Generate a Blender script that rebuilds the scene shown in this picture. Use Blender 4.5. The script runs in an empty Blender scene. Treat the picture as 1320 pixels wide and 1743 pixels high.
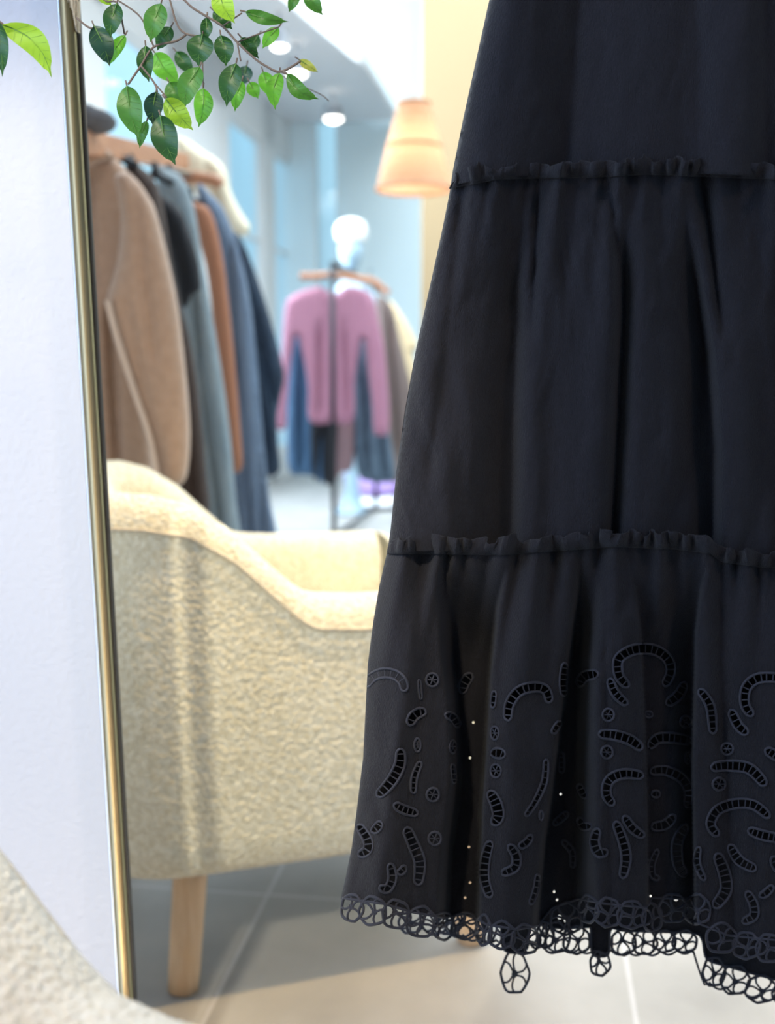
import bpy, math, random
import numpy as np
from mathutils import Vector
from mathutils.geometry import delaunay_2d_cdt

# ------------------------------------------------------------------ camera, sky, lights, exposure
SC = bpy.context.scene
COL = SC.collection
TH = math.radians(7.5); F = 1800.0; CX, CY = 660.0, 871.5; H = 0.90
cd = bpy.data.cameras.new('camera'); cam = bpy.data.objects.new('camera', cd); COL.objects.link(cam)
cam.location = (0, 0, H); cam.rotation_euler = (math.pi/2 - TH, 0, 0)
cd.sensor_fit = 'VERTICAL'; cd.sensor_height = 36; cd.lens = F/1743*36
cd.clip_start = 0.02
cd.dof.use_dof = True; cd.dof.focus_distance = 0.87; cd.dof.aperture_fstop = 3.8
SC.camera = cam
w = bpy.data.worlds.new('sky'); SC.world = w; w.use_nodes = True
bg = w.node_tree.nodes['Background']; bg.inputs[0].default_value = (0.50, 0.83, 1.0, 1); bg.inputs[1].default_value = 1.3
SC.view_settings.view_transform = 'Standard'; SC.view_settings.look = 'None'
SC.view_settings.exposure = 0.0; SC.view_settings.gamma = 1
SC.cycles.max_bounces = 8; SC.cycles.diffuse_bounces = 4; SC.cycles.transparent_max_bounces = 12
SC.cycles.sample_clamp_indirect = 5; SC.cycles.use_denoising = True

def light(name, kind, loc, target, energy, color, size=1, size_y=None, spot=60, blend=.5):
    d = bpy.data.lights.new(name, kind); d.energy = energy; d.color = color
    if kind == 'AREA':
        d.size = size
        if size_y: d.shape = 'RECTANGLE'; d.size_y = size_y
    elif kind == 'SPOT':
        d.shadow_soft_size = size; d.spot_size = math.radians(spot); d.spot_blend = blend
    else: d.shadow_soft_size = size
    o = bpy.data.objects.new(name, d); COL.objects.link(o); o.location = loc
    v = Vector(target) - Vector(loc); o.rotation_euler = v.to_track_quat('-Z', 'Y').to_euler()
    return o
# shop-front window behind the photographer, to the left: cool daylight
light('daylight_shopfront', 'AREA', (-2.2, -.7, 1.5), (0.3, 1.0, .8), 58, (0.48, 0.66, 1.0), 1.4, 2.2)
# warm ceiling spots, and two added fill spots for the armchairs
light('ceiling_spot_dress', 'SPOT', (1.3, -1.2, 2.85), (.5, .9, .8), 50, (1.0, 0.80, 0.66), .15, spot=70, blend=.8)
light('ceiling_spot_warm', 'SPOT', (0.55, 1.30, 2.85), (0.40, 1.40, 0), 235, (1.0, 0.66, 0.28), .06, spot=62, blend=.5)
light('fill_spot_chair', 'SPOT', (-.62, -0.90, 2.30), (-.30, 1.45, .42), 175, (1.0, 0.89, 0.68), .06, spot=25, blend=.45)  # added fill for the armchair side, hung free below the ceiling
light('fill_spot_near', 'SPOT', (-.55, -1.0, 2.85), (-.55, .35, .5), 150, (1.0, 0.80, 0.55), .08, spot=26, blend=.6)  # added warm fill on the near armchair, no lamp known there
light('ceiling_spot_wall', 'SPOT', (-1.1, 0.0, 2.85), (-.6, 1.1, 1.5), 26, (1.0, 0.93, 0.86), .15, spot=80, blend=1)
# daylight falling in through the long windows of the shop, then an added overhead fill
light('daylight_windows', 'AREA', (-1.15, 6.0, 1.9), (2.0, 5.0, .6), 190, (0.80, 0.92, 1.0), 3.5, 2.4)
light('overhead_fill', 'AREA', (0.5, 5.4, 4.4), (0.3, 5.6, 0), 440, (.84, .95, 1.0), 4.0, 4.5)  # added panel that brightens the far room, not a real lamp

# ------------------------------------------------------------------ helpers
ct, st = math.cos(TH), math.sin(TH)
def P(px, py, Y):
    """point at depth Y (metres from the photographer) seen at this place in the view"""
    a = (px-CX)/F; b = -(py-CY)/F
    y = b*st + ct; z = b*ct - st
    s = Y/y
    return (a*s, Y, H + z*s)
def PG(px, py, z=0.0):
    a = (px-CX)/F; b = -(py-CY)/F
    y = b*st + ct; dz = b*ct - st
    s = (z-H)/dz
    return (a*s, y*s, z)
def PA(pts, Y):
    """array version; pts Nx2, Y array"""
    a = (pts[:,0]-CX)/F; b = -(pts[:,1]-CY)/F
    y = b*st + ct; z = b*ct - st
    s = Y/y
    return np.stack([a*s, y*s, H+z*s], 1)

def srgb(r, g, b):
    f = lambda c: (c/255/12.92 if c/255 <= .04045 else ((c/255+.055)/1.055)**2.4)
    return (f(r), f(g), f(b), 1)
def mat(name, col, rough=.8, metal=0, col2=None, nscale=30, bump=0, bscale=200, bdist=.002, sheen=0, sss=0, trans=0, stretch=None, vor=False):
    m = bpy.data.materials.new(name); m.use_nodes = True
    nt = m.node_tree; N = nt.nodes; L = nt.links; p = N['Principled BSDF']
    p.inputs['Base Color'].default_value = col; p.inputs['Roughness'].default_value = rough; p.inputs['Metallic'].default_value = metal
    if sheen: p.inputs['Sheen Weight'].default_value = sheen
    tc = N.new('ShaderNodeTexCoord'); mp = N.new('ShaderNodeMapping'); L.new(tc.outputs['Object'], mp.inputs[0])
    if stretch: mp.inputs['Scale'].default_value = stretch
    if col2:
        n = N.new('ShaderNodeTexNoise'); n.inputs['Scale'].default_value = nscale; n.inputs['Detail'].default_value = 4
        L.new(mp.outputs[0], n.inputs[0])
        r = N.new('ShaderNodeValToRGB'); r.color_ramp.elements[0].position = .35; r.color_ramp.elements[1].position = .65
        r.color_ramp.elements[0].color = col; r.color_ramp.elements[1].color = col2
        L.new(n.outputs[0], r.inputs[0]); L.new(r.outputs[0], p.inputs['Base Color'])
    if bump:
        if vor:
            n = N.new('ShaderNodeTexVoronoi'); n.feature = 'SMOOTH_F1'; n.inputs['Scale'].default_value = bscale
        else:
            n = N.new('ShaderNodeTexNoise'); n.inputs['Scale'].default_value = bscale; n.inputs['Detail'].default_value = 3
        L.new(mp.outputs[0], n.inputs[0])
        b = N.new('ShaderNodeBump'); b.inputs['Strength'].default_value = bump; b.inputs['Distance'].default_value = bdist
        if vor: b.invert = True
        L.new(n.outputs[0], b.inputs['Height']); L.new(b.outputs[0], p.inputs['Normal'])
    if trans:
        t = N.new('ShaderNodeBsdfTranslucent'); t.inputs[0].default_value = tuple(min(1, c*1.6) for c in col[:3])+(1,)
        mx = N.new('ShaderNodeMixShader'); mx.inputs[0].default_value = trans
        out = N['Material Output']
        L.new(p.outputs[0], mx.inputs[1]); L.new(t.outputs[0], mx.inputs[2]); L.new(mx.outputs[0], out.inputs[0])
    return m
def emis(name, col, s):
    m = bpy.data.materials.new(name); m.use_nodes = True; nt = m.node_tree
    e = nt.nodes.new('ShaderNodeEmission'); e.inputs[0].default_value = col; e.inputs[1].default_value = s
    nt.links.new(e.outputs[0], nt.nodes['Material Output'].inputs[0]); return m

class MB:
    """collects shapes, then links them as ONE mesh object"""
    def __init__(s): s.v = []; s.f = []; s.n = 0
    def add(s, v, f):
        v = [tuple(q) for q in v]; o = s.n
        s.v += v; s.f += [tuple(i+o for i in q) for q in f]; s.n += len(v); return s
    def box(s, lo, hi, M=None):
        x0,y0,z0 = lo; x1,y1,z1 = hi
        v = [Vector(q) for q in ((x0,y0,z0),(x1,y0,z0),(x1,y1,z0),(x0,y1,z0),(x0,y0,z1),(x1,y0,z1),(x1,y1,z1),(x0,y1,z1))]
        if M: v = [M(q) for q in v]
        return s.add(v, [(0,3,2,1),(4,5,6,7),(0,1,5,4),(1,2,6,5),(2,3,7,6),(3,0,4,7)])
    def tube(s, pts, r, n=8, closed=False, cap=True):
        pts = [Vector(p) for p in pts]; m = len(pts)
        if m < 2: return s
        rr = r if hasattr(r, '__len__') else [r]*m
        ring = []; up = None
        for i, p in enumerate(pts):
            a = pts[(i-1) % m] if (closed or i > 0) else p; b = pts[(i+1) % m] if (closed or i < m-1) else p
            t = (b-a)
            if t.length < 1e-9: t = Vector((0,0,1))
            t.normalize()
            if up is None:
                up = Vector((0,0,1)) if abs(t.z) < .9 else Vector((0,1,0))
            e = up - t*up.dot(t)
            if e.length < 1e-4: e = t.orthogonal()
            e.normalize(); up = e; g = t.cross(e)
            for k in range(n):
                q = 2*math.pi*k/n; ring.append(p + e*math.cos(q)*rr[i] + g*math.sin(q)*rr[i])
        f = []
        for i in range(m if closed else m-1):
            j = (i+1) % m
            for k in range(n):
                k2 = (k+1) % n; f.append((i*n+k, i*n+k2, j*n+k2, j*n+k))
        if not closed and cap: f.append(tuple(range(n-1,-1,-1))); f.append(tuple((m-1)*n+k for k in range(n)))
        return s.add(ring, f)
    def lathe(s, prof, c, n=32, axis=None, cap=True):
        """prof: list of (r, z) around centre c"""
        v = []; m = len(prof)
        for r, z in prof:
            for k in range(n):
                q = 2*math.pi*k/n; v.append((c[0]+r*math.cos(q), c[1]+r*math.sin(q), c[2]+z))
        f = []
        for i in range(m-1):
            for k in range(n):
                k2 = (k+1) % n; f.append((i*n+k, i*n+k2, (i+1)*n+k2, (i+1)*n+k))
        if cap: f.append(tuple(range(n-1,-1,-1))); f.append(tuple((m-1)*n+k for k in range(n)))
        return s.add(v, f)
    def grid(s, rows, closed_u=False):
        nr = len(rows); nc = len(rows[0]); v = [q for r in rows for q in r]; f = []
        for i in range(nr-1):
            for k in range(nc if closed_u else nc-1):
                k2 = (k+1) % nc; f.append((i*nc+k, i*nc+k2, (i+1)*nc+k2, (i+1)*nc+k))
        return s.add(v, f)
    def ell(s, c, r, n=24, m=14):
        prof = []
        v = [];
        for i in range(m+1):
            a = -math.pi/2 + math.pi*i/m
            for k in range(n):
                q = 2*math.pi*k/n
                v.append((c[0]+r[0]*math.cos(a)*math.cos(q), c[1]+r[1]*math.cos(a)*math.sin(q), c[2]+r[2]*math.sin(a)))
        f = [(i*n+k, i*n+(k+1)%n, (i+1)*n+(k+1)%n, (i+1)*n+k) for i in range(m) for k in range(n)]
        return s.add(v, f)
    def build(s, name, m, parent=None, smooth=True, bevel=0, sub=0, solid=0, subbase=True):
        me = bpy.data.meshes.new(name)
        V = np.array(s.v, dtype=float)
        lo = V.min(0); hi = V.max(0)
        org = Vector(((lo[0]+hi[0])/2, (lo[1]+hi[1])/2, lo[2]))
        me.from_pydata((V-np.array(org)).tolist(), [], s.f); me.update()
        me.materials.append(m)
        me.polygons.foreach_set('use_smooth', [smooth]*len(me.polygons))
        o = bpy.data.objects.new(name, me); COL.objects.link(o)
        o.location = org
        if parent:
            o.parent = parent; o.location = org - wloc(parent)
        if bevel:
            b = o.modifiers.new('bevel', 'BEVEL'); b.width = bevel; b.segments = 3; b.limit_method = 'ANGLE'
        if sub:
            b = o.modifiers.new('sub', 'SUBSURF'); b.levels = sub; b.render_levels = sub
        if solid:
            b = o.modifiers.new('solid', 'SOLIDIFY'); b.thickness = solid; b.offset = 0
        return o
def wloc(o):
    v = Vector(o.location)
    while o.parent: o = o.parent; v += Vector(o.location)
    return v
def tag(o, label=None, cat=None, group=None, kind=None):
    if label: o['label'] = label
    if cat: o['category'] = cat
    if group: o['group'] = group
    if kind: o['kind'] = kind
    return o
def thing(name, loc, label, cat, group=None):
    o = bpy.data.objects.new(name, None); COL.objects.link(o); o.location = loc; o.empty_display_size = .05
    return tag(o, label, cat, group)
def struct(name, mb, m, **k):
    o = mb.build(name, m, smooth=False, **k); return tag(o, kind='structure')
def catmull(pts, n=8, closed=False):
    pts = [np.array(p, float) for p in pts]; m = len(pts); out = []
    for i in range(m if closed else m-1):
        if closed: p0,p1,p2,p3 = pts[i-1],pts[i],pts[(i+1)%m],pts[(i+2)%m]
        else: p0,p1,p2,p3 = pts[max(i-1,0)],pts[i],pts[i+1],pts[min(i+2,m-1)]
        for k in range(n):
            t = k/n
            out.append(.5*((2*p1)+(-p0+p2)*t+(2*p0-5*p1+4*p2-p3)*t*t+(-p0+3*p1-3*p2+p3)*t**3))
    if not closed: out.append(pts[-1])
    return np.array(out)
def resample(pl, step, closed=False):
    pl = np.array(pl, float)
    if closed: pl = np.vstack([pl, pl[:1]])
    d = np.r_[0, np.cumsum(np.hypot(*np.diff(pl, axis=0).T))]
    n = max(3, int(round(d[-1]/step)))
    t = np.linspace(0, d[-1], n+1)
    r = np.stack([np.interp(t, d, pl[:,0]), np.interp(t, d, pl[:,1])], 1)
    return r[:-1] if closed else r
def inside(pts, poly):
    x, y = pts[:,0], pts[:,1]; c = np.zeros(len(pts), bool); n = len(poly)
    j = n-1
    for i in range(n):
        xi, yi = poly[i]; xj, yj = poly[j]
        if yi != yj:
            c ^= ((yi > y) != (yj > y)) & (x < (xj-xi)*(y-yi)/(yj-yi)+xi)
        j = i
    return c
def dist_poly(pts, poly):
    d = np.full(len(pts), 1e9); n = len(poly)
    for i in range(n):
        a = poly[i]; b = poly[(i+1) % n]; ab = b-a; L = (ab**2).sum()+1e-12
        t = np.clip(((pts-a)@ab)/L, 0, 1)
        q = a+t[:,None]*ab
        d = np.minimum(d, np.hypot(*(pts-q).T))
    return d
def triang(outer, holes, step, seed=1, jitter=.25):
    """triangulated sheet between an outline and the holes cut in it"""
    rng = np.random.default_rng(seed)
    lo = outer.min(0); hi = outer.max(0)
    gx, gy = np.meshgrid(np.arange(lo[0], hi[0], step), np.arange(lo[1], hi[1], step))
    gx[1::2] += step/2
    g = np.stack([gx.ravel(), gy.ravel()], 1)
    g = g + rng.uniform(-jitter, jitter, g.shape)*step*.5
    g = g[inside(g, outer)]
    g = g[dist_poly(g, outer) > step*.4]
    for h in holes:
        m = 3*step; b = (g[:,0] > h[:,0].min()-m) & (g[:,0] < h[:,0].max()+m) & (g[:,1] > h[:,1].min()-m) & (g[:,1] < h[:,1].max()+m)
        idx = np.where(b)[0]
        if len(idx):
            s = g[idx]; bad = inside(s, h) | (dist_poly(s, h) < step*.35)
            keep = np.ones(len(g), bool); keep[idx[bad]] = False; g = g[keep]
    pts = [Vector(p) for p in outer]; edges = [(i, (i+1) % len(outer)) for i in range(len(outer))]
    for h in holes:
        o = len(pts); pts += [Vector(p) for p in h]; edges += [(o+i, o+(i+1) % len(h)) for i in range(len(h))]
    pts += [Vector(p) for p in g]
    V, E, Fc, *_ = delaunay_2d_cdt(pts, edges, [], 0, 1e-5)
    V = np.array([tuple(v) for v in V]); Fc = np.array([f for f in Fc if len(f) == 3])
    c = V[Fc].mean(1); k = inside(c, outer)
    for h in holes:
        b = (c[:,0] > h[:,0].min()) & (c[:,0] < h[:,0].max()) & (c[:,1] > h[:,1].min()) & (c[:,1] < h[:,1].max()) & k
        idx = np.where(b)[0]
        if len(idx): k[idx[inside(c[idx], h)]] = False
    Fc = Fc[k]
    used = np.unique(Fc); mp = -np.ones(len(V), int); mp[used] = np.arange(len(used))
    return V[used], mp[Fc]
def puff(outline, Y, thick, step=7, folds=(), soft=None, closed_smooth=True, n=5, seed=1, top_thin=None):
    """a soft body with the given outline: front and back bulge, meeting at the edge. Y: depth or (Y0, slope per view unit, x0)"""
    ol = catmull(outline, n, True) if closed_smooth else np.array(outline, float)
    ol = resample(ol, step, True)
    V, Fc = triang(ol, [], step, seed)
    d = dist_poly(V, ol); soft = soft or 22
    q = np.clip(d/soft, 0, 1); b = np.sqrt(np.clip(1-(1-q)**2, 0, 1))
    if isinstance(Y, tuple): Yb = Y[0] + Y[1]*(V[:,0]-Y[2])
    else: Yb = np.full(len(V), float(Y))
    fo = np.zeros(len(V))
    for (x0, y0, x1, y1, wd, amp) in folds:      # fold lines: depth waves across a line
        t = np.clip((V[:,1]-y0)/(y1-y0+1e-6), 0, 1); xc = x0+(x1-x0)*t
        fade = np.clip((V[:,1]-y0+20)/40, 0, 1)*np.clip((y1+20-V[:,1])/40, 0, 1)
        fo += amp*np.exp(-((V[:,0]-xc)/wd)**2)*fade
    th = thick*b
    front = PA(V, Yb - th + fo*b); back = PA(V, Yb + th*.8)
    edge = d < 1e-4*step + 1e-3
    mb = MB(); mb.add(front, [tuple(f) for f in Fc])
    nb = len(V); remap = np.arange(nb)+nb
    keep = ~edge; ids = np.where(keep)[0]; newid = np.arange(nb); newid[ids] = nb+np.arange(len(ids))
    mb.v += [tuple(q) for q in back[ids]]; mb.n += len(ids)
    mb.f += [tuple(newid[f][::-1]) for f in Fc if keep[f].any()]
    return mb

# ------------------------------------------------------------------ materials
M = {}
M['wall'] = mat('white_plaster', srgb(222,221,224), .85, bump=.35, bscale=140, bdist=.003)
M['shopwall'] = mat('shop_wall_white', srgb(228,246,254), .8)
M['column'] = mat('white_column', srgb(236,236,236), .7)
M['beige'] = mat('beige_wall', srgb(164,142,110), .8)
M['ceil'] = mat('ceiling_paint', srgb(225,225,228), .9)
M['brass'] = mat('brushed_brass', srgb(168,148,110), .38, 1, srgb(150,130,94), 14, stretch=(1,1,.1))
M['silver'] = mat('polished_silver', srgb(236,237,236), .3, 1)
M['darkrim'] = mat('dark_rim', srgb(30,26,26), .5)
M['boucle'] = mat('boucle_wool', srgb(222,214,186), .95, col2=srgb(246,242,222), nscale=130, bump=.8, bscale=165, bdist=.0042, vor=True, sheen=.3)
M['boucle_fine'] = mat('boucle_wool_near', srgb(232,222,200), .95, col2=srgb(246,240,226), nscale=260, bump=1.0, bscale=270, bdist=.003, vor=True, sheen=.3)
M['piping'] = mat('boucle_piping', srgb(222,210,186), .95, bump=.8, bscale=220, bdist=.004, sheen=.3)
M['oak'] = mat('light_oak', srgb(232,202,168), .5, col2=srgb(222,188,150), nscale=18, stretch=(6,6,.6), bump=.1)
M['wood'] = mat('warm_wood', srgb(186,132,98), .5, col2=srgb(168,112,80), nscale=10, stretch=(1,1,8))
M['black'] = mat('black_metal', srgb(38,40,46), .4, .6)
M['dress'] = mat('black_navy_linen', srgb(23,20,26), .9, col2=srgb(29,26,32), nscale=420, bump=.9, bscale=800, bdist=.0016, sheen=.06, stretch=(1.6,1,.5))
M['cord'] = mat('embroidery_thread', srgb(54,53,62), .7, bump=.4, bscale=1500, bdist=.0005, sheen=.1)
M['camel'] = mat('camel_wool', srgb(176,144,122), .95, col2=srgb(168,136,114), nscale=60, bump=.4, bscale=300, sheen=.3)
M['camel_edge'] = mat('camel_wool_edge', srgb(214,190,172), .95, bump=.8, bscale=300, sheen=.4)
M['dbrown'] = mat('dark_brown_wool', srgb(62,50,46), .9)
M['blacktop'] = mat('black_jersey', srgb(20,22,30), .9)
M['paleblue'] = mat('pale_denim', srgb(144,156,162), .9, col2=srgb(118,134,144), nscale=12, stretch=(8,8,.5))
M['rust'] = mat('rust_brown_knit', srgb(160,108,82), .95)
M['greyjean'] = mat('grey_blue_denim', srgb(112,130,152), .9, col2=srgb(92,108,132), nscale=12, stretch=(8,8,.5))
M['navy'] = mat('dark_navy_wool', srgb(44,62,82), .9, col2=srgb(32,46,64), nscale=10, stretch=(8,8,.5))
M['cream'] = mat('cream_cotton', srgb(238,226,200), .9)
M['pink'] = mat('mauve_rib_knit', srgb(172,122,144), .95, col2=srgb(158,108,132), nscale=16, stretch=(10,1,.4))
M['teal'] = mat('blue_denim', srgb(70,104,138), .9, col2=srgb(54,84,116), nscale=10, stretch=(6,6,.6))
M['slate'] = mat('slate_grey_denim', srgb(88,106,124), .9, col2=srgb(76,92,110), nscale=10)
M['mauvebrown'] = mat('taupe_cloth', srgb(150,122,128), .9)
M['browncoat'] = mat('brown_grey_wool', srgb(122,108,104), .95)
M['beigecoat'] = mat('beige_wool', srgb(226,204,166), .95)
M['skin'] = mat('mannequin_gloss', srgb(160,186,204), .35)
M['cap'] = mat('white_felt', srgb(246,246,246), .95)
M['lilac'] = mat('lilac_cloth', srgb(200,170,240), .8)
M['whitething'] = mat('white_cloth', srgb(236,240,248), .9)
M['greyfelt'] = mat('grey_felt', srgb(92,92,98), .95, bump=.5)
M['rattan'] = mat('rattan_weave', srgb(206,168,138), .8, col2=srgb(188,150,118), nscale=60, stretch=(1,1,5), trans=.2)
M['straw'] = mat('straw_cord', srgb(205,188,160), .9, bump=.6, bscale=400)
M['bark'] = mat('twig_bark', srgb(120,104,94), .85)
M['track'] = mat('track_grey', srgb(188,192,200), .6)
def leafmat(name, c, c2, tr=.35):
    return mat(name, c, .42, col2=c2, nscale=40, trans=tr)
LM = {'d': leafmat('leaf_dark', srgb(46,88,38), srgb(36,74,34), .2), 'm': leafmat('leaf_mid', srgb(74,124,44), srgb(60,108,40), .3),
      'b': leafmat('leaf_bright', srgb(96,158,44), srgb(80,142,40), .4), 'l': leafmat('leaf_lime', srgb(150,184,52), srgb(128,168,44), .45),
      't': leafmat('leaf_dusky', srgb(48,84,66), srgb(40,72,60), .15), 'o': leafmat('leaf_olive', srgb(168,168,78), srgb(150,148,66), .4)}
M['vein'] = mat('leaf_vein', srgb(100,142,66), .6)
# glass: clear with a faint sheen
g = bpy.data.materials.new('window_glass'); g.use_nodes = True; nt = g.node_tree
tb = nt.nodes.new('ShaderNodeBsdfTransparent'); tb.inputs[0].default_value = (.95,.98,1,1); gl = nt.nodes.new('ShaderNodeBsdfGlossy'); gl.inputs[1].default_value = .05
mx = nt.nodes.new('ShaderNodeMixShader'); mx.inputs[0].default_value = .06
nt.links.new(tb.outputs[0], mx.inputs[1]); nt.links.new(gl.outputs[0], mx.inputs[2]); nt.links.new(mx.outputs[0], nt.nodes['Material Output'].inputs[0]); M['glass'] = g
# floor tiles
fm = bpy.data.materials.new('stone_floor_tiles'); fm.use_nodes = True; nt = fm.node_tree; N = nt.nodes; L = nt.links; p = N['Principled BSDF']
tc = N.new('ShaderNodeTexCoord'); mp = N.new('ShaderNodeMapping'); L.new(tc.outputs['Object'], mp.inputs[0])
br = N.new('ShaderNodeTexBrick'); br.offset = .0; br.inputs['Scale'].default_value = 1
br.inputs['Color1'].default_value = srgb(168,168,168); br.inputs['Color2'].default_value = srgb(176,175,174); br.inputs['Mortar'].default_value = srgb(194,195,198)
br.inputs['Mortar Size'].default_value = .004; br.inputs['Mortar Smooth'].default_value = .2; br.inputs['Brick Width'].default_value = .60; br.inputs['Row Height'].default_value = .60
L.new(mp.outputs[0], br.inputs[0])
nz = N.new('ShaderNodeTexNoise'); nz.inputs['Scale'].default_value = 5; nz.inputs['Detail'].default_value = 8; L.new(mp.outputs[0], nz.inputs[0])
rp = N.new('ShaderNodeValToRGB'); rp.color_ramp.elements[0].color = (.80,.80,.80,1); rp.color_ramp.elements[1].color = (1.12,1.12,1.12,1); rp.color_ramp.elements[0].position=.3; rp.color_ramp.elements[1].position=.7
L.new(nz.outputs[0], rp.inputs[0])
ml = N.new('ShaderNodeMixRGB'); ml.blend_type = 'MULTIPLY'; ml.inputs[0].default_value = 1
L.new(br.outputs[0], ml.inputs[1]); L.new(rp.outputs[0], ml.inputs[2]); L.new(ml.outputs[0], p.inputs['Base Color']); p.inputs['Roughness'].default_value = .55; p.inputs['Specular IOR Level'].default_value = .3
M['floor'] = fm; FLOORMAP = mp

# ------------------------------------------------------------------ setting
fl = struct('floor', MB().box((-4,-3,-.05), (5,13,0)), M['floor'])
# turn the tile grid so its joint runs like the one under the armchair
a = Vector(PG(345,1743)); b = Vector(PG(470,1495)); ang = math.atan2(b.y-a.y, b.x-a.x)
fo = wloc(fl)
rot = -(ang-math.pi/2)
FLOORMAP.inputs['Rotation'].default_value = (0, 0, rot)
rx = math.cos(rot)*(a.x-fo.x) - math.sin(rot)*(a.y-fo.y); c0 = PG(262,1510); ry = math.sin(rot)*(c0[0]-fo.x)+math.cos(rot)*(c0[1]-fo.y)
FLOORMAP.inputs['Location'].default_value = (-rx, -ry, 0)
WY = 1.16
# near wall, left open at the mirror; the reflected shop is built behind it
WL = MB()
def _edge(z, back):
    A_ = P(118, 0, FYD_); B_ = P(217, 1680, FYD_); q = (z-B_[2])/(A_[2]-B_[2]); x = B_[0]+(A_[0]-B_[0])*q
    return x*WY/FYD_ - (.07 if back else 0)
FYD_ = 1.10
WL.add([(-2.6,WY,0),(_edge(0,0),WY,0),(_edge(0,1),WY+.10,0),(-2.6,WY+.10,0),(-2.6,WY,3.0),(_edge(3,0),WY,3.0),(_edge(3,1),WY+.10,3.0),(-2.6,WY+.10,3.0)],[(0,3,2,1),(4,5,6,7),(0,1,5,4),(1,2,6,5),(2,3,7,6),(3,0,4,7)])
struct('wall_left', WL, M['wall'])
# the near room around the photographer
struct('wall_rear', MB().box((-2.6,-2.9,0),(2.6,-2.8,3.0)), M['shopwall'])
struct('wall_near_left', MB().box((-2.7,-2.9,0),(-2.6,WY+.1,3.0)), M['shopwall'])
struct('wall_near_right', MB().box((2.6,-2.9,0),(2.7,WY+.1,3.0)), M['shopwall'])
struct('ceiling_near', MB().box((-2.7,-2.9,3.0),(2.7,WY,3.1)), M['ceil'])
struct('wall_right', MB().box((.80,WY,0), (2.6,WY+.10,3.0)), M['wall'])
struct('wall_front', MB().box((-.325,WY,2.05), (.80,WY+.10,3.0)), M['wall'])
struct('ceiling', MB().box((-4,WY+.1,4.6), (5,9.6,4.7)), M['ceil'])
struct('trim_1', MB().box((-2.6,WY,3.0), (5,WY+.10,4.6)), M['wall'])
# window wall of the shop: runs away to the right
D8 = math.atan(.15)
def WW(v):    # local frame of the window wall: x across, y along
    c, s = math.cos(D8), math.sin(D8)
    return Vector((-1.42 + v.x*c + v.y*s, 5.4 - v.x*s + v.y*c, v.z))
def wv(px):     # how far along the window wall a place in the view lies
    k = (px-CX)/F/1.035; c, s_ = math.cos(D8), math.sin(D8)
    return (k*5.4+1.42)/(s_ - k*c)
wins = [(wv(a0), wv(a1)) for a0, a1 in ((184,290),(391,448),(468,524),(552,592))]
cuts = [-4.6]+[q for w_ in wins for q in w_]+[4.1]
mb = MB()
for a0, a1 in zip(cuts[::2], cuts[1::2]): mb.box((-.06,a0,0), (0,a1,4.6), WW)
mb.box((-.06,-4.6,2.68), (0,4.1,4.6), WW); mb.box((-.06,-4.6,0), (0,4.1,.25), WW)
struct('wall_window_side', mb, M['column'])
for i,(a0,a1) in enumerate(wins):
    fr = MB()
    t = .03
    fr.box((-.06,a0,.25),(-.03,a0+t,2.68),WW); fr.box((-.06,a1-t,.25),(-.03,a1,2.68),WW)
    fr.box((-.06,a0,.25),(-.03,a1,.25+t),WW); fr.box((-.06,a0,2.68-t),(-.03,a1,2.68),WW); fr.box((-.06,a0,1.9),(-.03,a1,1.93),WW)
    wo = struct('window_%d' % (i+1), fr, M['column'])
    pn = MB().box((-.05,a0+t,.28),(-.044,a1-t,2.65),WW).build('pane', M['glass'], wo, smooth=False)
# far wall with tall light window bays
FY = 9.3
mb = MB()
mb.box((-1.4,FY,0),(-.62,FY+.15,4.6)); mb.box((-.42,FY,0),(5,FY+.15,4.6)); mb.box((-.62,FY,0),(-.42,FY+.15,.5)); mb.box((-.62,FY,3.9),(-.42,FY+.15,4.6))
struct('wall_back', mb, M['shopwall'])
wo = struct('window_5', MB().box((-.62,FY+.05,.5),(-.60,FY+.1,3.9)).box((-.44,FY+.05,.5),(-.42,FY+.1,3.9)), M['column'])
MB().box((-.60,FY+.07,.5),(-.44,FY+.08,3.9)).build('pane', M['glass'], wo, smooth=False)
x0 = P(719,300,6.9)[0]
struct('wall_partition', MB().box((x0,6.9,0),(5,7.05,4.6)), M['beige'])
struct('wall_right_side', MB().box((4.9,WY+.1,0),(5,9.4,4.6)), M['shopwall'])
# lowered ceiling strip along the windows, with its spots
struct('trim_2', MB().box((0,-4.4,3.0),(.92,4.0,3.06),WW), M['ceil'])

# spot lamps
for k,(px,py,wd) in enumerate([(476,69,30),(506,115,36),(568,193,34)]):
    z = 2.84; p0 = PG(px,py,z)
    names = ['bright round ceiling spot nearest the leaves, upper left one of the row','brightest round ceiling spot, middle one of the row','lowest round ceiling spot of the row, farthest from the leaves']
    t = thing('ceiling_spot', (p0[0],p0[1],2.80), names[k], 'ceiling light', 'ceiling spots in a row')
    r = wd/2/F*p0[1]
    MB().lathe([(r*.5,.10),(r*.9,.085),(r*1.02,.0),(r*.93,.0),(r*.9,.02),(.001,.022)], (p0[0],p0[1],2.80), cap=False).build('lamp_housing', M['track'], t)
    MB().ell((p0[0],p0[1],2.815),(r*.9,r*.9,r*.55)).build('bulb', emis('spot_glow', (1,.97,.9,1), 7), t)
    MB().tube([(p0[0],p0[1],2.88),(p0[0],p0[1],3.0)], .012).build('stem', M['track'], t)

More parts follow.
